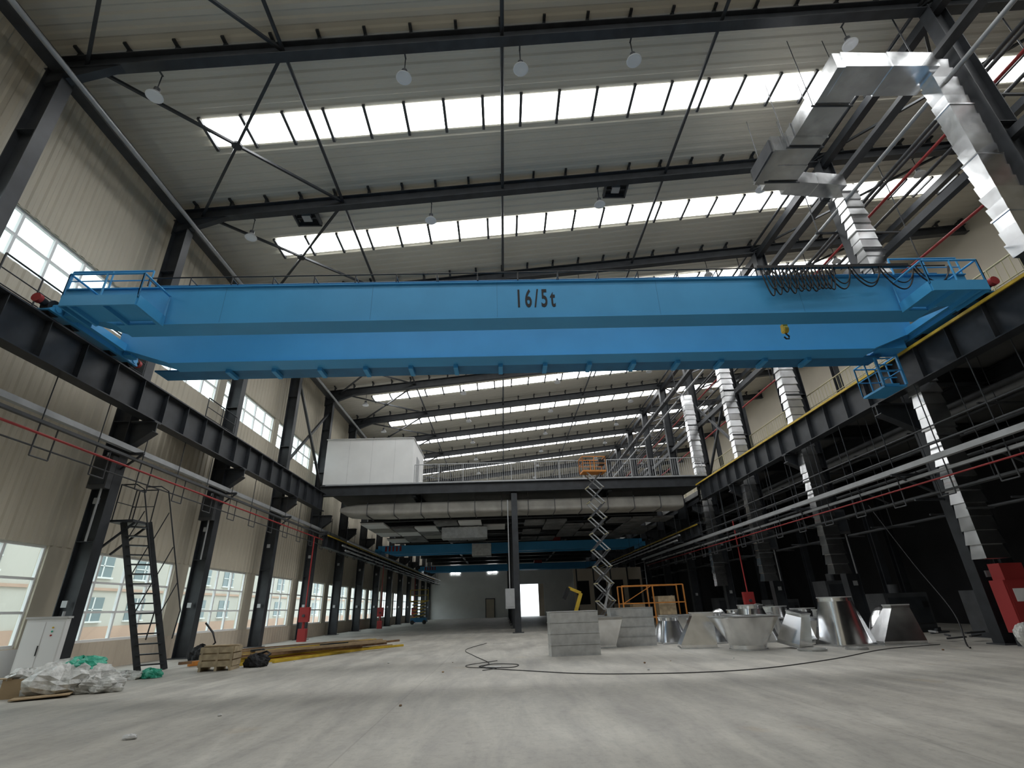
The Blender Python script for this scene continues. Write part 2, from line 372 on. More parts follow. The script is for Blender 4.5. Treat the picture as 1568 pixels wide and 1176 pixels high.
for x in(CXL,CXR):
    for i in(5,11):
        b.beam((x,CY[i],8.2),(x,CY[i+1],13.2),.12,.12,'steel'); b.beam((x+.1,CY[i+1],8.2),(x+.1,CY[i],13.2),.12,.12,'steel')
b.obj('column_bracing')
b=MB()
for ya,yb in((3.4,8.4),(9.0,13.8),(17.3,19.4)): b.rail((XL-.32,ya,7.65),(XL-.32,yb,7.65),1.05,'steel',1.0,.018,mid=2)
b.box(WL+.1,XL-.2,16.8,19.5,7.55,7.62,'steel')
b.obj('walkway_railing')
# right mezzanine
b=MB(); b.box(13.2,WR-.02,Y0+.1,Y1-.1,7.75,8.05,'slab')
for y in CY: b.ibeam((13.2,y,7.5),(WR-.1,y,7.5),.3,.5,'steel',.03)
b.ibeam((13.35,Y0+.1,7.7),(13.35,Y1-.1,7.7),.25,.7,'steel',.03)
b.ibeam((15.5,Y0+.1,7.45),(15.5,Y1-.1,7.45),.25,.4,'steel',.03)
b.obj('mezzanine_deck')
b=MB(); b.box(20.0,20.2,Y0+1,Y1-1,0,7.2,'dark'); b.obj('wall_partition')  # near-black colour stands in for the unlit interior under the mezzanine
b=MB(); b.ibeam((0,0,0),(0,0,7.2),.26,.26,'steel',.025,up=(0,1,0)); src=b.obj('steel_column',loc=(16.2,CY[1]+2.75,0))
for y in CY[2:13]: inst(src,(16.2,y+2.75,0))
b=MB(); b.rail((13.3,2,8.05),(13.3,79,8.05),1.15,'ycream',1.8,.02,True,1,.2); b.obj('mezzanine_railing')
b=MB()
for x,z,r in((14.2,6.6,.09),(14.6,6.3,.06),(15.0,6.7,.12),(15.8,6.2,.08),(14.0,5.6,.05),(13.7,4.9,.05),(14.4,4.3,.04),(14.8,3.6,.05)): b.cyl((x,Y0+1,z),(x,70,z),r,'steel2' if r<.1 else 'grey',8)
for i in range(22):
    y=2+i*2.75
    b.cyl((14.2,y,3.5),(14.2,y,7.7),.012,'steel2',5); b.beam((13.6,y,6.15),(16.4,y,6.15),.05,.05,'steel2'); b.cyl((15.9,y,6.15),(15.9,y,7.7),.012,'steel',5); b.beam((13.4,y,3.5),(15,y,3.5),.05,.05,'steel2'); b.beam((13.4,y,4.85),(14.6,y,4.2),.05,.05,'steel2')
b.obj('under_deck_piping')
# far deck
b=MB(); b.box(-10.6,12.55,DECKY,Y1-.1,DECKZ-.2,DECKZ,'slab'); b.ibeam((-10.7,DECKY-.05,DECKZ-.3),(12.6,DECKY-.05,DECKZ-.3),.3,.6,'steel',.04)
b.box(-10.4,12.4,DECKY-.2,DECKY,DECKZ-.02,DECKZ+.08,'grey')
y=DECKY+5.5
while y<Y1-1: b.ibeam((-10.6,y,DECKZ-.5),(12.5,y,DECKZ-.5),.3,.6,'steel',.03); y+=5.5
for x in(-5.2,.7,6.5): b.ibeam((x,DECKY,DECKZ-.45),(x,Y1-.2,DECKZ-.45),.25,.5,'steel',.03)
b.obj('platform_deck')
b=MB(); b.ibeam((0,0,0),(0,0,DECKZ-.7),.34,.36,'steel',.03,up=(0,1,0)); b.box(-.3,.3,-.3,.3,0,.04,'steel2'); src=b.obj('steel_column',loc=(.75,DECKY+.1,0))
for y in range(1,8): inst(src,(.75,DECKY+.1+6.5*y,0))
b=MB(); b.rail((-5.2,DECKY-.05,DECKZ+.08),(12.3,DECKY-.05,DECKZ+.08),1.1,'grey',1.5,.022,True,0,.13)
b.rail((-4.6,DECKY+14,DECKZ+.08),(12.3,DECKY+14,DECKZ+.08),1.1,'grey',1.5,.022,False,1); b.obj('platform_railing')
b=MB(); b.box(-10.7,-5.4,DECKY+.15,DECKY+4.5,DECKZ+.02,DECKZ+2.95,'white'); b.box(-10.75,-5.35,DECKY+.1,DECKY+4.55,DECKZ+2.95,DECKZ+3.0,'lgrey'); b.box(-10.7,-5.35,DECKY+.1,DECKY+.16,DECKZ+.02,DECKZ+.14,'steel2')
for x in(-9.3,-7.9,-6.5): b.box(x-.006,x+.006,DECKY+.145,DECKY+.16,DECKZ+.14,DECKZ+2.95,'lgrey')
b.box(-5.41,-5.37,DECKY+1.6,DECKY+2.6,DECKZ+.05,DECKZ+2.15,'grey')
b.obj('modular_cabin')
b=MB(); 
def rr(y,w,h,r=.3,n=5):
    out=[]
    for cx,cz,a0 in((w-r,h-r,0),(-w+r,h-r,90),(-w+r,-h+r,180),(w-r,-h+r,270)):
        for i in range(n): a=math.radians(a0+90*i/(n-1)); out.append((y,cx+r*math.cos(a),cz+r*math.sin(a)))
    return out
X=[(-9.6,.3),(-9.3,.6),(-8.6,.8),(-7,.9)]+[(-7+i*1.0,.9) for i in range(1,18)]+[(11,.9)]
b.rings([[(p[0],p[1],p[2]*sc) for p in rr(x,.9,.40,.2)] for x,sc in X],'cream',True,True)
for i in range(12): x=-8+i*1.6; b.box(x-.02,x+.02,-.92,.92,-.39,.39,'steel2'); b.cyl((x,-.8,.3),(x,-.8,.95),.01,'steel',5)
b.obj('insulated_air_duct',loc=(0,DECKY+1.4,6.85))
b=MB()
rnd=random.Random(3)
for i in range(6):
    for j in range(5):
        if rnd.random()<.75:
            x=-9+i*1.55; y=DECKY+3+j*2.0; m_='white' if rnd.random()<.55 else('insul' if rnd.random()<.6 else 'cream')
            b.box(x,x+1.45,y,y+1.9,6.35,6.45,m_)
for i in range(7):
    for j in range(5):
        if rnd.random()<.6:
            x=1.5+i*1.4; y=DECKY+3.2+j*2.1; b.box(x,x+1.3,y,y+2.0,6.3,6.4,'insul')
for i in range(6): y=DECKY+2.9+i*2; b.box(-9.0,10.0,y-.04,y+.04,6.45,6.5,'steel2')
b.obj('suspended_ceiling_panels')
b=MB(); b.duct((-4,DECKY+5,5.9),(-1,DECKY+5,5.9),1.0,.7,'galvp'); b.duct((-2.4,DECKY+12,5.5),(-.9,DECKY+12,5.5),1.3,.9,'galvp'); b.obj('ventilation_duct')
b=MB()
for x,z in((-9.4,4.9),(-9.2,4.6),(10.6,4.9),(10.4,4.6),(-9.1,5.1)): b.cyl((x,DECKY+1,z),(x,78,z),.05,'grey',6)
for y in range(31,78,3):
    for x in(-9.25,10.5): b.beam((x-.35,y,4.5),(x+.35,y,4.5),.04,.04,'steel'); b.cyl((x,y,4.5),(x,y,6.3),.012,'steel',5)
b.obj('under_deck_piping')
def smallcrane(y,z):
    e=empty('underdeck_bridge_crane',(0,y,z))
    b=MB()
    for dy in(0,1.5):
        b.prism([(XL,.7),(XR,.7),(XR,.35),(XR-1.2,0),(XL+1.2,0),(XL,.35)],dy,dy+.35,'blue')
    for x in(XL,XR): b.box(x-.15,x+.15,-.4,2.3,.05,.4,'blue'); b.cyl((x-.1,-.2,.15),(x+.1,-.2,.15),.15,'black'); b.cyl((x-.1,2.1,.15),(x+.1,2.1,.15),.15,'black')
    for i in range(5): b.box(XL+.6+i*.3,XL+.75+i*.3,-.03,-.01,.25,.65,'red')
    b.box(4,5,.5,1.3,.7,1.1,'red')
    b.obj('bridge_girders',e); 
smallcrane(44,5.6); smallcrane(67,5.6)
# ---------------------------------------------------------------- main crane
cr=empty('overhead_bridge_crane',(0,0,0))
NY,FY=10.15,12.1; ZB,ZT=7.5,8.5
def mg(b,y,xl=XL+.12,xr=XR-.12):
    b.prism([(xl,ZT),(xr,ZT),(xr,8.0),(xr-1.3,ZB),(xl+1.5,ZB),(xl,8.0)],y,y+.45,'blue')
    b.box(xl,xr,y-.05,y+.5,ZT,ZT+.025,'blue'); b.box(xl+1.5,xr-1.3,y-.05,y+.5,ZB-.025,ZB,'blue')
b=MB(); mg(b,NY)
for x in(-6.5,-3,.0,3.9,7.4): b.box(x,x+.006,NY-.002,NY,ZB,ZT,'blued')
b.obj('main_girder_1',cr)
b=MB(); mg(b,FY)
x=-7.5
while x<10: 
    b.prism([(x,ZB-.02),(x+.12,ZB-.02),(x+.12,ZB-.12),(x,ZB-.12)],FY+.4,FY+.9,'blue'); x+=1.25
b.box(-9.5,11,FY+.5,FY+1.1,ZB+.0,ZB+.04,'blued')
b.obj('main_girder_2',cr)
for nm,x,s_ in(('end_truck_1',XL,1),('end_truck_2',XR,-1)):
    b=MB()
    b.prism([(9.9,7.85),(10.3,8.2),(12.5,8.2),(12.9,7.85),(12.9,7.82),(9.9,7.82)],x-.17,x+.17,'blue')
    vs=[(v[1],v[0],v[2]) for v in b.v]; b.v=vs; b.f=[tuple(reversed(f)) for f in b.f]
    for y in(10.1,10.75,12.05,12.75):
        b.cyl((x-.09,y,7.95),(x+.09,y,7.95),.2,'black',16); b.cyl((x+s_*.1,y,7.95),(x+s_*.19,y,7.95),.1,'blue',10)
    for y,d in((9.9,-1),(12.9,1)):
        b.cyl((x,y,8.0),(x,y+d*.14,8.0),.09,'black',10); b.cyl((x,y+d*.14,8.0),(x,y+d*.24,8.0),.11,'red',12)
    for y in(10.4,12.4):
        b.cyl((x+s_*.25,y,8.05),(x+s_*.7,y,8.05),.12,'blue',12); b.box(min(x+s_*.2,x+s_*.4),max(x+s_*.2,x+s_*.4),y-.15,y+.15,7.85,8.25,'blue')
    b.beam((x+s_*.3,10.6,8.0),(x+s_*.3,12.1,8.0),.12,.2,'blue')
    b.obj(nm,cr)
b=MB()
for xa,xb in((-9.35,-7.75),(9.75,11.05)):
    zf=7.62
    b.box(xa,xb,9.2,10.1,zf-.05,zf,'blue'); b.box(xa,xb,9.17,9.21,zf-.2,zf+.06,'blue'); b.box(xa-.03,xa,9.2,10.1,zf-.2,zf+.06,'blue'); b.box(xb,xb+.03,9.2,10.1,zf-.2,zf+.06,'blue')
    b.rail((xa,9.19,zf),(xb,9.19,zf),.62,'blue',.8,.02,mid=0)
    b.rail((xa,9.19,zf),(xa,10.1,zf),.62,'blue',.9,.02,mid=0); b.rail((xb,9.19,zf),(xb,10.1,zf),.62,'blue',.9,.02,mid=0)
    for x in(xa+.1,(xa+xb)/2,xb-.1): b.beam((x,9.25,zf-.1),(x,10.12,zf-.1),.06,.1,'blue')
b.rail((XL+.1,10.2,8.52),(-8.4,10.2,8.52),.55,'blue',.9,.02,mid=1)
b.rail((10.0,10.2,8.52),(XR-.1,10.2,8.52),.55,'blue',.9,.02,mid=1)
b.obj('end_platforms',cr)
b=MB(); xa,xb,ya,yb=10.85,11.5,12.7,13.6; za=6.65
b.box(xa,xb,ya,yb,za-.06,za,'blue')
for p,q in(((xa,ya),(xb,ya)),((xa,yb),(xb,yb)),((xa,ya),(xa,yb)),((xb,ya),(xb,yb))): b.rail((*p,za),(*q,za),.9,'blue',.5,.02)
for p in((xa,ya),(xb,ya)): b.beam((*p,za),(*p,7.9),.06,.06,'blue')
for i in range(6): z=za+.2*i; b.beam((xa,ya-.05,z),(xa+.4,ya-.05,z),.03,.03,'blue')
b.box(xa-.1,xb+.05,12.3,12.8,7.6,7.9,'blue')
b.obj('maintenance_cage',cr)
b=MB()
b.cyl((-8.3,10.02,8.72),(11.2,10.02,8.72),.016,'black',6); b.cyl((-8.3,10.3,8.68),(11.2,10.3,8.68),.022,'blued',6)
x=-8.3
while x<11.3: b.cyl((x,10.02,8.5),(x,10.02,8.72),.016,'black',5); b.beam((x,10.02,8.68),(x,10.3,8.68),.02,.02,'black'); x+=.98
def loop(x0,x1,dz,y,r=.018): 
    pts=[]
    for i in range(17):
        t_=i/16; pts.append((x0+(x1-x0)*t_,y,8.66-dz*math.sin(math.pi*t_)**.7))
    b.tube(pts,r,'black')
xx=6.5
for i in range(9): 
    loop(xx,xx+.28,.76-.02*i+random.uniform(-.05,.05),9.98); loop(xx+.05,xx+.33,.62+random.uniform(-.05,.05),9.94,.015); xx+=.18
for w in(.6,.75,.85,.9): loop(xx,xx+w,.6+random.uniform(-.08,.05),9.98); loop(xx+.05,xx+w,.48,9.95,.015); xx+=w
b.box(6.4,10.2,9.93,10.02,8.66,8.74,'black')
b.obj('festoon_cable',cr)
b=MB(); b.cyl((0,0,0),(0,0,.5),.012,'black',6); b.cyl((-.05,0,-.1),(.05,0,-.1),.10,'yellow',14); b.box(-.06,.06,-.06,.06,-.15,.05,'yellow')
b.tube([(0,0,-.15),(0,0,-.22),(.06,0,-.29),(.04,0,-.36),(-.03,0,-.36),(-.07,0,-.3)],.02,'black',8)
b.obj('lifting_hook',cr,loc=(7.35,11.0,7.62))
cu=bpy.data.curves.new('capacity_marking','FONT'); cu.body='16/5t'; cu.size=.76; cu.offset=.014; cu.align_x='CENTER'; cu.align_y='CENTER'; cu.space_character=1.35; cu.extrude=.002
to=bpy.data.objects.new('capacity_marking',cu); COL.objects.link(to); to.parent=cr; to.location=(.92,NY-.006,8.02); to.rotation_euler=(math.pi/2,0,0); to.scale=(.45,.92,1); cu.materials.append(MATS['ink'])
# ---------------------------------------------------------------- pipe racks
b=MB()
px=XL-.2
b.box(px-.12,px+.02,Y0+1,60,5.70,5.84,'grey'); b.box(px+.04,px+.14,Y0+1,60,5.45,5.52,'steel2'); b.cyl((px-.02,Y0+1,4.95),(px-.02,60,4.95),.02,'steel2',6)
y=Y0+1.5
while y<60:
    x=px+.08; 
    b.cyl((x,y,5.5),(x,y,6.64),.014,'steel',5) 
    for dy in(0,.5): b.cyl((x,y+dy,5.45),(x,y+dy,4.7),.018,'steel2',6)
    b.cyl((x,y,4.7),(x,y+.5,4.7),.018,'steel2',6)
    y+=1.75
for yc_ in CY[:12]: b.beam((CXL+.25,yc_,5.65),(px+.3,yc_,5.65),.07,.07,'steel'); b.beam((CXL+.25,yc_,5.2),(px+.3,yc_,5.65),.05,.05,'steel')
b.obj('pipe_rack')
b=MB(); b.cyl((px+.15,Y0+1,5.2),(px+.15,60,5.2),.03,'red',8); b.cyl((11.7,Y0+1,4.05),(11.7,43,4.05),.022,'red',8)
b.obj('fire_water_pipe')
b=MB()
b.box(11.48,11.62,Y0+1,43.5,4.48,4.62,'grey'); b.box(11.75,11.85,Y0+1,43.5,4.22,4.30,'grey'); b.cyl((11.85,Y0+1,5.0),(11.85,43.5,5.0),.03,'steel2',6); b.cyl((12.0,Y0+1,5.5),(12.0,43.5,5.5),.025,'steel2',6); b.box(11.95,12.15,Y0+1,43.5,3.75,3.8,'steel2')
y=Y0+1.5
while y<43:
    x=11.74; b.cyl((x,y,4.1),(x,y,6.64),.016,'steel',5); b.cyl((x+.35,y+.9,3.75),(x+.35,y+.9,6.9),.014,'steel',5)
    for dy in(0,.45): b.cyl((x,y+dy,4.2),(x,y+dy,3.6),.018,'steel2',6)
    b.cyl((x,y,3.6),(x,y+.45,3.6),.018,'steel2',6)
    y+=1.75
for yc_ in CY[:9]: b.beam((CXR-.25,yc_,4.42),(11.35,yc_,4.42),.07,.07,'steel'); b.beam((CXR-.25,yc_,3.8),(11.5,yc_,4.4),.05,.05,'steel'); b.beam((CXR-.25,yc_,3.7),(11.8,yc_,3.7),.06,.06,'steel')
b.obj('pipe_rack')
b=MB()
for x,z in((13.7,14.6),(14.2,14.9),(12.4,14.0),(12.1,13.7),(15.2,14.7)): b.cyl((x,Y0+1,z),(x,70,z),.06,'steel2' if x>13 else 'grey',8)
b.cyl((14.0,Y0+1,14.2),(14.0,70,14.2),.05,'red',8); b.cyl((15.6,Y0+1,12.5),(15.6,70,12.5),.05,'red',8)
b.duct((12.4,4,14.9),(12.4,70,14.9),.3,.16,'steel2',2.5,.005)
for y in CY: b.beam((11.9,y+.3,13.6),(15.6,y+.3,13.6),.06,.06,'steel'); b.cyl((15.4,y+.3,12.4),(15.4,y+.3,rz(15.4)-.3),.02,'steel',5); b.cyl((12.0,y+.3,13.6),(12.0,y+.3,rz(12)-.3),.02,'steel',5)
b.obj('overhead_pipe_bundle')
# ---------------------------------------------------------------- silver ducts
b=MB(); z=14.3; X0=9.65; ya,yb=8.9,12.7
b.duct((X0,ya-.4,z),(X0,yb+.1,z),1.0,.55,'galv',.9,.015,fl=2)
b.duct((X0-.3,ya,z),(11.9,ya,z),.85,.56,'galv',.9,.015)
b.duct((12.15,ya,z+.28),(12.15,ya,8.2),.62,.42,'galv',.34,.03,fl=5)
b.duct((X0+.3,yb,z-.02),(12.0,yb+.2,z-.02),.6,.5,'galv',.9,.01)
b.duct((X0-.9,yb-.9,z),(X0-.5,yb-.9,z),1.4,.6,'galv',.4,.008)
b.box(X0-.94,X0-.9,yb-1.5,yb-.3,z-.25,z+.25,'steel2')
for y in(9.6,11,12.4):
    for dx in(-.55,.55): b.cyl((X0+dx,y,z-.3),(X0+dx,y,rz(X0)-.3),.012,'steel',5)
    b.box(X0-.6,X0+.6,y-.02,y+.02,z-.33,z-.29,'steel2')
b.obj('ventilation_duct')
for y in(13.1,19.3,24.6,30.2):
    b=MB(); zt=14.4 if y<14 else 13.6
    b.duct((0,0,2.0),(0,0,zt),.6,.4,'galv',.34,.03,fl=5)
    for z in(3.2,5.2,9,11.5): b.box(-.33,.4,-.24,-.21,z,z+.05,'steel2')
    b.obj('ventilation_duct',loc=(12.3,y,0))
# ---------------------------------------------------------------- left items
b=MB(); A=V((-9.55,15.6,0)); B=V((-10.55,14.95,3.85)); side=V((.5,.35,0)).normalized()*.3
for s_ in(-1,1): b.beam(A+side*s_,B+side*s_,.05,.16,'steel')
for i in range(15): c=A.lerp(B,(i+.6)/15.2); b.beam(c-side,c+side,.16,.035,'steel')
for s_ in(-1,1):
    h=side*s_
    b.tube([A.lerp(B,.12)+h+V((.25,-.1,.3)),A.lerp(B,.15)+h+V((.35,-.1,.9)),B+h+V((.35,0,.9)),B+h+V((.1,0,1.05)),B+h+V((-.35,0,1.05))],.02,'steel',6)
    for t_ in(.35,.6,.85): c=A.lerp(B,t_)+h; b.cyl(c,c+V((.34,-.05,.85)),.015,'steel',5)
b.box(-11.1,-10.4,14.6,15.4,3.8,3.86,'steel'); b.rail((-10.45,15.4,3.86),(-11.1,15.4,3.86),1,'steel',.7,.016); b.rail((-11.0,14.6,3.86),(-11.0,15.4,3.86),1,'steel',.7,.016)
for y in(14.7,15.3): b.beam((-10.4,y,3.8),(-11.3,y,3.0),.05,.05,'steel')
b.obj('steel_access_ladder')
b=MB(); b.box(-.35,.35,-.25,.25,.08,1.35,'white'); b.box(-.33,.33,-.23,.23,0,.08,'dark'); b.box(-.32,-.01,-.27,-.25,.15,1.28,'frame'); b.box(.01,.32,-.27,-.25,.15,1.28,'frame'); b.box(-.03,-.01,-.29,-.27,.6,.8,'black'); b.box(-.38,.38,-.28,.28,1.35,1.39,'lgrey')
for i in range(3): b.cyl((.15+.0,-.27,1.0+.08*i),(.15,-.285,1.0+.08*i),.02,('red','green','yellow')[i],8)
b.cyl((.2,.1,1.35),(.2,.1,1.5),.03,'grey',8)
b.obj('electrical_cabinet',loc=(-10.55,13.0,0),rot=.5)
b=MB(); b.box(-.9,0,-.4,.4,.0,.32,'card'); b.beam((-.9,-.42,.33),(-.9,.42,.33),.3,.015,'card'); b.blob((-.1,.05,.2),.75,.6,.34,'bag',1,.3); b.blob((.05,.15,.44),.38,.32,.17,'green',2,.35); b.blob((.55,-.1,.12),.45,.3,.18,'bag',5,.4); b.beam((-.5,-.7,.03),(.3,-.45,.05),.5,.02,'card'); b.blob((-.7,-.1,.33),.3,.3,.13,'bag',15,.4)
b.beam((-1.2,-.9,.03),(-1.1,.2,.03),.04,.04,'wood')
b.obj('plastic_waste_pile',loc=(-8.5,11.4,0),rot=.2)
b=MB(); b.blob((0,0,.05),.4,.2,.12,'bag',8,.4); b.blob((.5,.1,.05),.25,.15,.14,'green',9,.4); b.obj('plastic_waste_pile',loc=(-8.9,13.6,0))
b=MB()
for i in range(3):
    for s_ in(-1,1): b.box(-.4,.4,s_*.33-.012,s_*.33+.012,.1+i*.16,.23+i*.16,'wood'); b.box(s_*.4-.012,s_*.4+.012,-.33,.33,.1+i*.16,.23+i*.16,'wood')
for x in(-.38,0,.34): b.box(x,x+.06,-.35,.35,0,.09,'wood'); b.box(x,x+.05,-.35,-.34,.09,.56,'wood')
b.box(-.38,.38,-.31,.31,.1,.5,'card'); b.box(-.42,.42,-.1,.1,.56,.585,'wood'); b.box(-.42,.1,.14,.3,.56,.585,'wood')
b.obj('wooden_crate',loc=(-7.5,15.1,0),rot=.15)
b=MB(); b.blob((0,0,.1),.3,.25,.2,'dark',4,.3); b.tube([(.0,0,.1),(.3,.1,.3),(.1,.3,.35),(-.2,.1,.25)],.03,'black'); b.obj('cable_coil',loc=(-6.75,15.6,0))
b=MB(); b.blob((0,0,.12),.35,.3,.3,'dark',6,.3); b.tube([(.0,0,.1),(.35,.1,.5),(.1,.3,.8),(-.2,.3,1.1)],.03,'black'); b.obj('cable_coil',loc=(-9.9,18.6,0))
b=MB(); rnd=random.Random(5)
for i in range(38):
    a=rnd.uniform(-.16,.16); L=rnd.uniform(3.5,6.8); cx=rnd.uniform(-.9,.9); cy=rnd.uniform(-.8,.8); z=.04+.08*(i//10)
    d=V((math.sin(.52+a),math.cos(.52+a),0)); c=V((cx,cy,z)); m_=rnd.choice(['yellow','orange','yellow','rust','steel','card'])
    b.beam(c-d*L/2,c+d*L/2,.09,.07,m_)
b.obj('steel_bar_pile',loc=(-6.6,19.2,0))
b=MB(); b.cyl((0,0,0),(0,0,1.5),.07,'red',10); b.cyl((0,0,1.5),(0,0,5.1),.035,'red',8); b.box(-.25,.25,-.12,.12,.9,1.6,'red'); b.cyl((0,-.12,1.2),(0,-.2,1.2),.07,'steel2',10); b.box(-.2,.2,-.15,.15,0,.6,'red')
h1=b.obj('fire_hydrant_cabinet',loc=(-10.3,28.6,0)); inst(h1,(-10.3,46,0)); inst(h1,(-10.3,63,0)); inst(h1,(12.2,26.9,0))
b=MB(); b.box(-.4,.4,-.2,.2,.3,1.5,'red'); b.box(-.36,.36,-.215,-.2,.35,1.45,'red'); b.box(-.25,.25,-.225,-.215,1.0,1.3,'frame'); b.box(-.35,-.3,-.15,.15,0,.3,'steel'); b.box(.3,.35,-.15,.15,0,.3,'steel')
b.box(-.3,.3,-.17,.17,1.5,1.9,'red'); b.obj('fire_hose_cabinet',loc=(12.95,13.5,0))
b=MB()
for i in range(4): b.blob((rnd.uniform(-.4,.4),rnd.uniform(-.3,.3),.15+.1*(i%2)),.26,.22,.28,'bag' if i%2 else 'lgrey',20+i,.25)
b.obj('sack_pile',loc=(12.4,12.7,0))
b=MB()
for i in range(9):
    a=rnd.uniform(0,3); x=rnd.uniform(-.8,.8); y=rnd.uniform(-.5,.5); b.beam((x,y,.04+i*.03),(x+math.cos(a)*.8,y+math.sin(a)*.4,.05+i*.03),.06,.04,rnd.choice(['steel','galvp','steel2']))
b.obj('scrap_metal_pile',loc=(12.1,15.6,0))
# ---------------------------------------------------------------- duct fittings on floor
def fitting(kind,w,d,h,loc,rot=0,top=.6,tilt=0,name='duct_fitting'):
    b=MB(); n=24
    def rect(w,d,z):
        out=[]; per=n//4
        cs=[(-w/2,-d/2),(w/2,-d/2),(w/2,d/2),(-w/2,d/2)]
        for i in range(4):
            a=V(cs[i]);c=V(cs[(i+1)%4])
            for k_ in range(per): p=a.lerp(c,k_/per); out.append((p.x,p.y,z))
        return out
    def circ(r,z,cx=0):
        return [(cx+r*math.cos(2*math.pi*k_/n-3*math.pi/4),r*math.sin(2*math.pi*k_/n-3*math.pi/4),z) for k_ in range(n)]
    if kind=='cone': R=[rect(w,d,.0),rect(w,d,.05),circ(w*top/2,h-.12),circ(w*top/2,h)]
    elif kind=='flare': R=[rect(w*top,d*top,0),rect(w*top,d*top,.08),rect(w,d,h-.1),rect(w,d,h)]
    elif kind=='rflare': R=[circ(w*top/2,0),circ(w*top/2,.12),rect(w,d,h-.05),rect(w,d,h)]
    elif kind=='shift': R=[rect(w,d,0),rect(w,d,.1),[(x+w*.25,y,z) for x,y,z in rect(w*top,d*top,h-.1)],[(x+w*.25,y,z) for x,y,z in rect(w*top,d*top,h)]]
    elif kind=='round': R=[circ(w/2,0),circ(w/2,h)]
    elif kind=='elbow':
        R=[]
        for i in range(8):
            a=math.radians(80*i/7)
            R.append([(w*.9-(w*.9-x)*math.cos(a),y,(w*.9-x)*math.sin(a)) for x,y,_ in circ(w/2,0)])
    # split smooth runs so collars stay crisp
    for i in range(len(R)-1): b.rings([R[i],R[i+1]],'galvs',kind in('cone','round','rflare','elbow'))
    if kind!='elbow':
        for r in(R[0],R[-1]):
            z=r[0][2]; cx=sum(p[0] for p in r)/n
            o=[(cx+(p[0]-cx)*1.05,p[1]*1.05,z) for p in r]; o2=[(p[0],p[1],z+(.03 if z==0 else -.03)) for p in o]
            b.rings([r,o,o2],'galvp')
    ob=b.obj(name,loc=loc,rot=rot)
    if tilt:
        ob.rotation_euler=(tilt,0,rot); ob.location.z=abs(math.sin(tilt))*d/2
    return ob
def panelstack(w,h,loc,rot,name='sheet_metal_duct_section'):
    b=MB(); b.box(-w/2,w/2,0,.55,0,h,'galvp')
    k=4
    for i in range(k+1): z=h*i/k; b.box(-w/2-.015,w/2+.015,-.03,.565,max(0,z-.008),z+.008,'galvp')
    for i in range(k):
        z0=h*i/k+.02;z1=h*(i+1)/k-.02
        b.add([(-w/2,-.004,z0),(w/2,-.004,z0),(w/2,-.04,z1),(-w/2,-.04,z1)],[(0,1,2,3)],'galvp')
    b.obj(name,loc=loc,rot=rot)
panelstack(1.36,1.1,(1.95,15.4,0),.06); panelstack(1.4,1.12,(4.2,18,0),.04)
fitting('rflare',1.55,1.0,.85,(6.7,15.4,0),.1,.62)
fitting('shift',1.0,.9,.95,(5.7,16.6,0),-.2,.6); fitting('flare',1.1,.8,.9,(3.15,17.8,0),.1,.6)
fitting('cone',1.0,1.0,.9,(6.9,18.2,0),.3,.6); fitting('cone',1.1,.9,1.1,(8.1,17.9,0),.2,.7)
fitting('shift',.7,.6,.85,(8.0,15.4,0),.6,.7,tilt=.25); fitting('shift',.6,.5,.75,(8.6,16.1,0),.2,.7,tilt=-.3); fitting('flare',.9,.8,.7,(9.3,17.2,0),.2,.7)
fitting('cone',1.1,1.0,1.25,(9.55,15.6,0),.15,.78); fitting('shift',1.1,.9,1.0,(10.85,15.4,0),-.1,.45)
fitting('round',.8,.8,.9,(10.3,17.4,0)); fitting('cone',1.1,1.1,.9,(11.3,18.6,0),.4,.6); fitting('flare',1.4,1,.8,(8.8,20,0),.1,.7)
fitting('round',.65,.65,.05,(7.9,14.4,0),name='duct_flange_ring'); fitting('round',.5,.5,.05,(9.0,14.3,0),name='duct_flange_ring'); fitting('cone',1.0,1.0,.8,(5.0,21,0),.4,.6); fitting('flare',1.2,.8,.8,(6.8,21.5,0),.2,.7); fitting('cone',1.2,1.0,.9,(11.3,20.6,0),.2,.7)
fitting('cone',.95,.95,.8,(5.6,18.8,0),.1,.7); fitting('flare',1.2,.8,.7,(7.3,19.7,0),.5,.6); fitting('round',.9,.9,1.0,(10.1,20.4,0)); fitting('shift',1.0,.8,.9,(3.0,19.8,0),.3,.6); fitting('cone',1.0,.9,.9,(9.5,22.5,0),.3,.6); fitting('rflare',1.1,.8,.75,(7.2,16.8,0),-.2,.6)
fitting('elbow',.7,.7,.9,(11.5,16.8,0),.5); fitting('elbow',.8,.8,.9,(10.9,22.5,0),1.8); fitting('elbow',.7,.7,.9,(4.4,19.9,0),2.4); fitting('elbow',.7,.7,.9,(8.2,21.8,0),.3); fitting('shift',1.0,.9,1.0,(11.4,24.2,0),.5,.6)
for i,(x,y,w,h) in enumerate(((14.6,20,1.6,1.3),(14.8,24,1.2,1.9),(14.8,29,1.5,1.2),(15,16.3,1.4,1.3),(14.5,35,1.8,1.4))):
    b=MB(); b.box(-w/2,w/2,-.5,.5,.15,h,'steel2'); b.box(-w/2-.05,w/2+.05,-.55,.55,0,.15,'steel'); b.box(-w/2+.1,w/2-.1,-.53,-.5,.3,h-.15,'steel'); b.cyl((0,0,h),(0,0,h+.3),.18,'steel2',12); b.box(w/2-.3,w/2-.1,-.55,-.53,h-.5,h-.3,'black')
    b.obj('machine_cabinet',loc=(x,y,0))
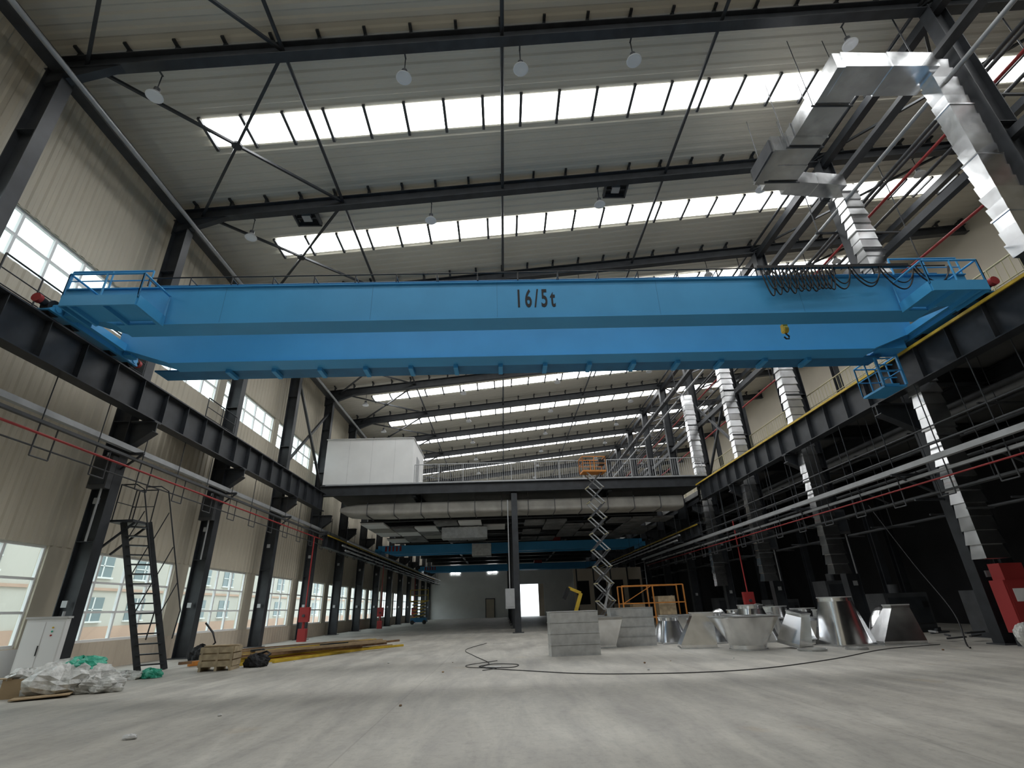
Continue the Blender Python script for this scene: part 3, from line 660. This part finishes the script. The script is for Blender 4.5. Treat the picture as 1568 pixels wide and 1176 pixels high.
# scissor lift
b=MB(); H=7.3; n=9; h=H/n; w=.42
b.box(-.7,.7,-.42,.42,.25,.55,'orange')
for x in(-.5,.5):
    for y in(-.4,.4): b.cyl((x,y-.08,.2),(x,y+.08,.2),.2,'black',14)
for i in range(n):
    z=.6+i*h
    for y in(-.3,.3):
        b.beam((-w,y,z),(w,y,z+h),.04,.06,'steel2'); b.beam((w,y+.05,z),(-w,y+.05,z+h),.04,.06,'grey')
    for x in(-w,w): b.cyl((x,-.33,z),(x,.35,z),.025,'ycream',8)
b.beam((-.1,0,1.0),(.3,0,2.2),.1,.1,'grey')
zt=.6+H; b.box(-.65,.65,-.4,.4,zt,zt+.09,'orange')
for p,q in(((-.65,-.4),(.65,-.4)),((-.65,.4),(.65,.4)),((-.65,-.4),(-.65,.4)),((.65,-.4),(.65,.4))): b.rail((*p,zt+.09),(*q,zt+.09),.75,'orange',.65,.022,mid=1)
b.box(.3,.6,-.3,.0,zt+.4,zt+.7,'black')
b.obj('scissor_lift',loc=(5.1,27.2,0),rot=.1)
b=MB()
for x in(-1.8,0,1.8):
    for y in(-.6,.6): b.beam((x,y,0),(x,y,2.2),.07,.07,'orange')
for y in(-.6,.6):
    for z in(.5,1.25,2.2): b.beam((-1.8,y,z),(1.8,y,z),.06,.06,'orange')
b.box(-1.8,1.8,-.6,.6,.45,.52,'wood'); b.beam((-1.8,-.6,1.25),(0,-.6,2.2),.04,.04,'orange'); b.box(-1.2,-.5,-.4,.4,.52,1.2,'card'); b.box(.3,1.3,-.4,.4,.52,1.6,'wood')
b.obj('work_platform_frame',loc=(8.7,32,0))
b=MB(); b.beam((-.5,0,.5),(.5,0,.5),.4,.35,'yellow'); b.beam((.1,0,.6),(.6,0,1.9),.18,.2,'yellow'); b.beam((.6,0,1.9),(-.1,0,2.2),.14,.16,'yellow'); b.beam((-.1,0,2.2),(-.4,0,1.6),.2,.2,'black')
for s_ in(-.35,.35): b.cyl((-.5,s_-.08,.2),(-.5,s_+.08,.2),.2,'black'); b.cyl((.5,s_-.08,.2),(.5,s_+.08,.2),.2,'black'); b.beam((-.5,s_,.2),(.5,s_,.2),.16,.36,'black')
b.obj('mini_excavator',loc=(3.9,31.5,0))
b=MB(); b.box(-.8,.8,-.5,.5,.2,.6,'blued')
for i in range(5):
    z=.6+i*.3
    b.beam((-.7,-.4,z),(.7,-.4,z+.3),.04,.08,'yellow'); b.beam((.7,-.4,z),(-.7,-.4,z+.3),.04,.08,'steel2')
b.box(-.9,.9,-.5,.5,2.1,2.2,'yellow'); b.rail((-.9,-.5,2.2),(.9,-.5,2.2),1,'yellow',.9,.03)
for x in(-.6,.6): b.cyl((x,-.55,.2),(x,-.4,.2),.2,'black')
b.obj('scissor_lift',loc=(-8.6,56,0))
b=MB(); b.box(6.2,12.2,47,47.2,0,4.2,'wallb')
for i in range(4): x=6.5+i*1.5; b.box(x,x+1.0,46.95,47.0,1.3,3.2,'dark'); b.box(x-.1,x,46.9,47,0,4.2,'steel')
b.obj('wall_partition')
b=MB(); b.box(-.25,.25,-.15,.15,1.2,2.2,'grey'); b.box(-.2,.2,-.17,-.15,1.3,2.1,'grey'); b.cyl((0,0,2.2),(0,0,7),.03,'grey',6); b.obj('distribution_box',loc=(.35,29.45,0))
b=MB(); b.box(-.25,.25,-.1,.1,4.6,5.5,'steel2'); b.box(-.2,.2,-.12,-.1,4.7,5.4,'steel'); b.cyl((0,0,5.5),(0,0,5.62),.03,'grey',6); b.cyl((.1,0,3.2),(.1,0,4.6),.03,'grey',6)
d1=b.obj('distribution_box',loc=(-11.12,14.02-.1,0)); inst(d1,(-11.12,19.42,0)); inst(d1,(12.9,19.42,-1.2)); inst(d1,(12.9,24.92,-1.2))
def smoothpts(P,n=10):
    out=[]
    for i in range(len(P)-1):
        p0=V(P[max(0,i-1)]);p1=V(P[i]);p2=V(P[i+1]);p3=V(P[min(len(P)-1,i+2)])
        for k_ in range(n):
            t=k_/n; out.append(.5*((2*p1)+(-p0+p2)*t+(2*p0-5*p1+4*p2-p3)*t*t+(-p0+3*p1-3*p2+p3)*t**3))
    out.append(V(P[-1])); return out
b=MB()
b.tube(smoothpts([(-.7,22,.01),(-1.3,19,.01),(-.9,16.5,.01),(-.4,14.2,.01),(-.6,13.4,.01),(.1,13.0,.01),(.3,13.6,.01),(-.3,13.9,.01),(-.5,13.2,.01),(.4,12.3,.01),(2.0,11.2,.01),(4.5,11.0,.01),(7,12.2,.01),(9.5,14.0,.01),(11.5,14.7,.01)]),.009,'black')
b.tube(smoothpts([(-.2,14.6,.02),(-.9,13.9,.01),(-.8,13.3,.01),(-.2,12.9,.02),(-.5,12.6,.01)]),.008,'black')
b.obj('floor_cable')
b=MB(); b.tube(smoothpts([(13.2,18,4.2),(12.9,16.5,2.2),(12.4,15,.8),(11.8,14.2,.05),(11.2,13.4,.03)]),.018,'black'); b.obj('hanging_cable')
b=MB()
for i in range(14): x=rnd.uniform(-9,11);y=rnd.uniform(8,22); s_=rnd.uniform(.012,.03); b.blob((x,y,s_*.5),s_,s_,s_*.6,rnd.choice(['rust','lgrey','card']),i,.2,4)
b.blob((-4.35,7.0,.02),.08,.045,.035,'lgrey',3,.2,6); b.box(-.45,-.1,13.15,13.4,0,.012,'bag')
b.obj('floor_debris')
# ---------------------------------------------------------------- world + camera
w=bpy.data.worlds.new('World'); SC.world=w; w.use_nodes=True
bg=w.node_tree.nodes['Background']; bg.inputs[0].default_value=(.88,.95,1,1); bg.inputs[1].default_value=2.6
cd=bpy.data.cameras.new('camera'); cam=bpy.data.objects.new('camera',cd); COL.objects.link(cam)
cd.sensor_width=36; cd.lens=765/1568*36; cd.clip_end=500
R=Matrix.Rotation(math.radians(-1.65),4,'Z')@Matrix.Rotation(math.radians(90+24.1),4,'X')@Matrix.Rotation(math.radians(-1.95),4,'Z')
cam.matrix_world=Matrix.Translation((0,0,1.25))@R
SC.camera=cam
SC.view_settings.view_transform='Standard'
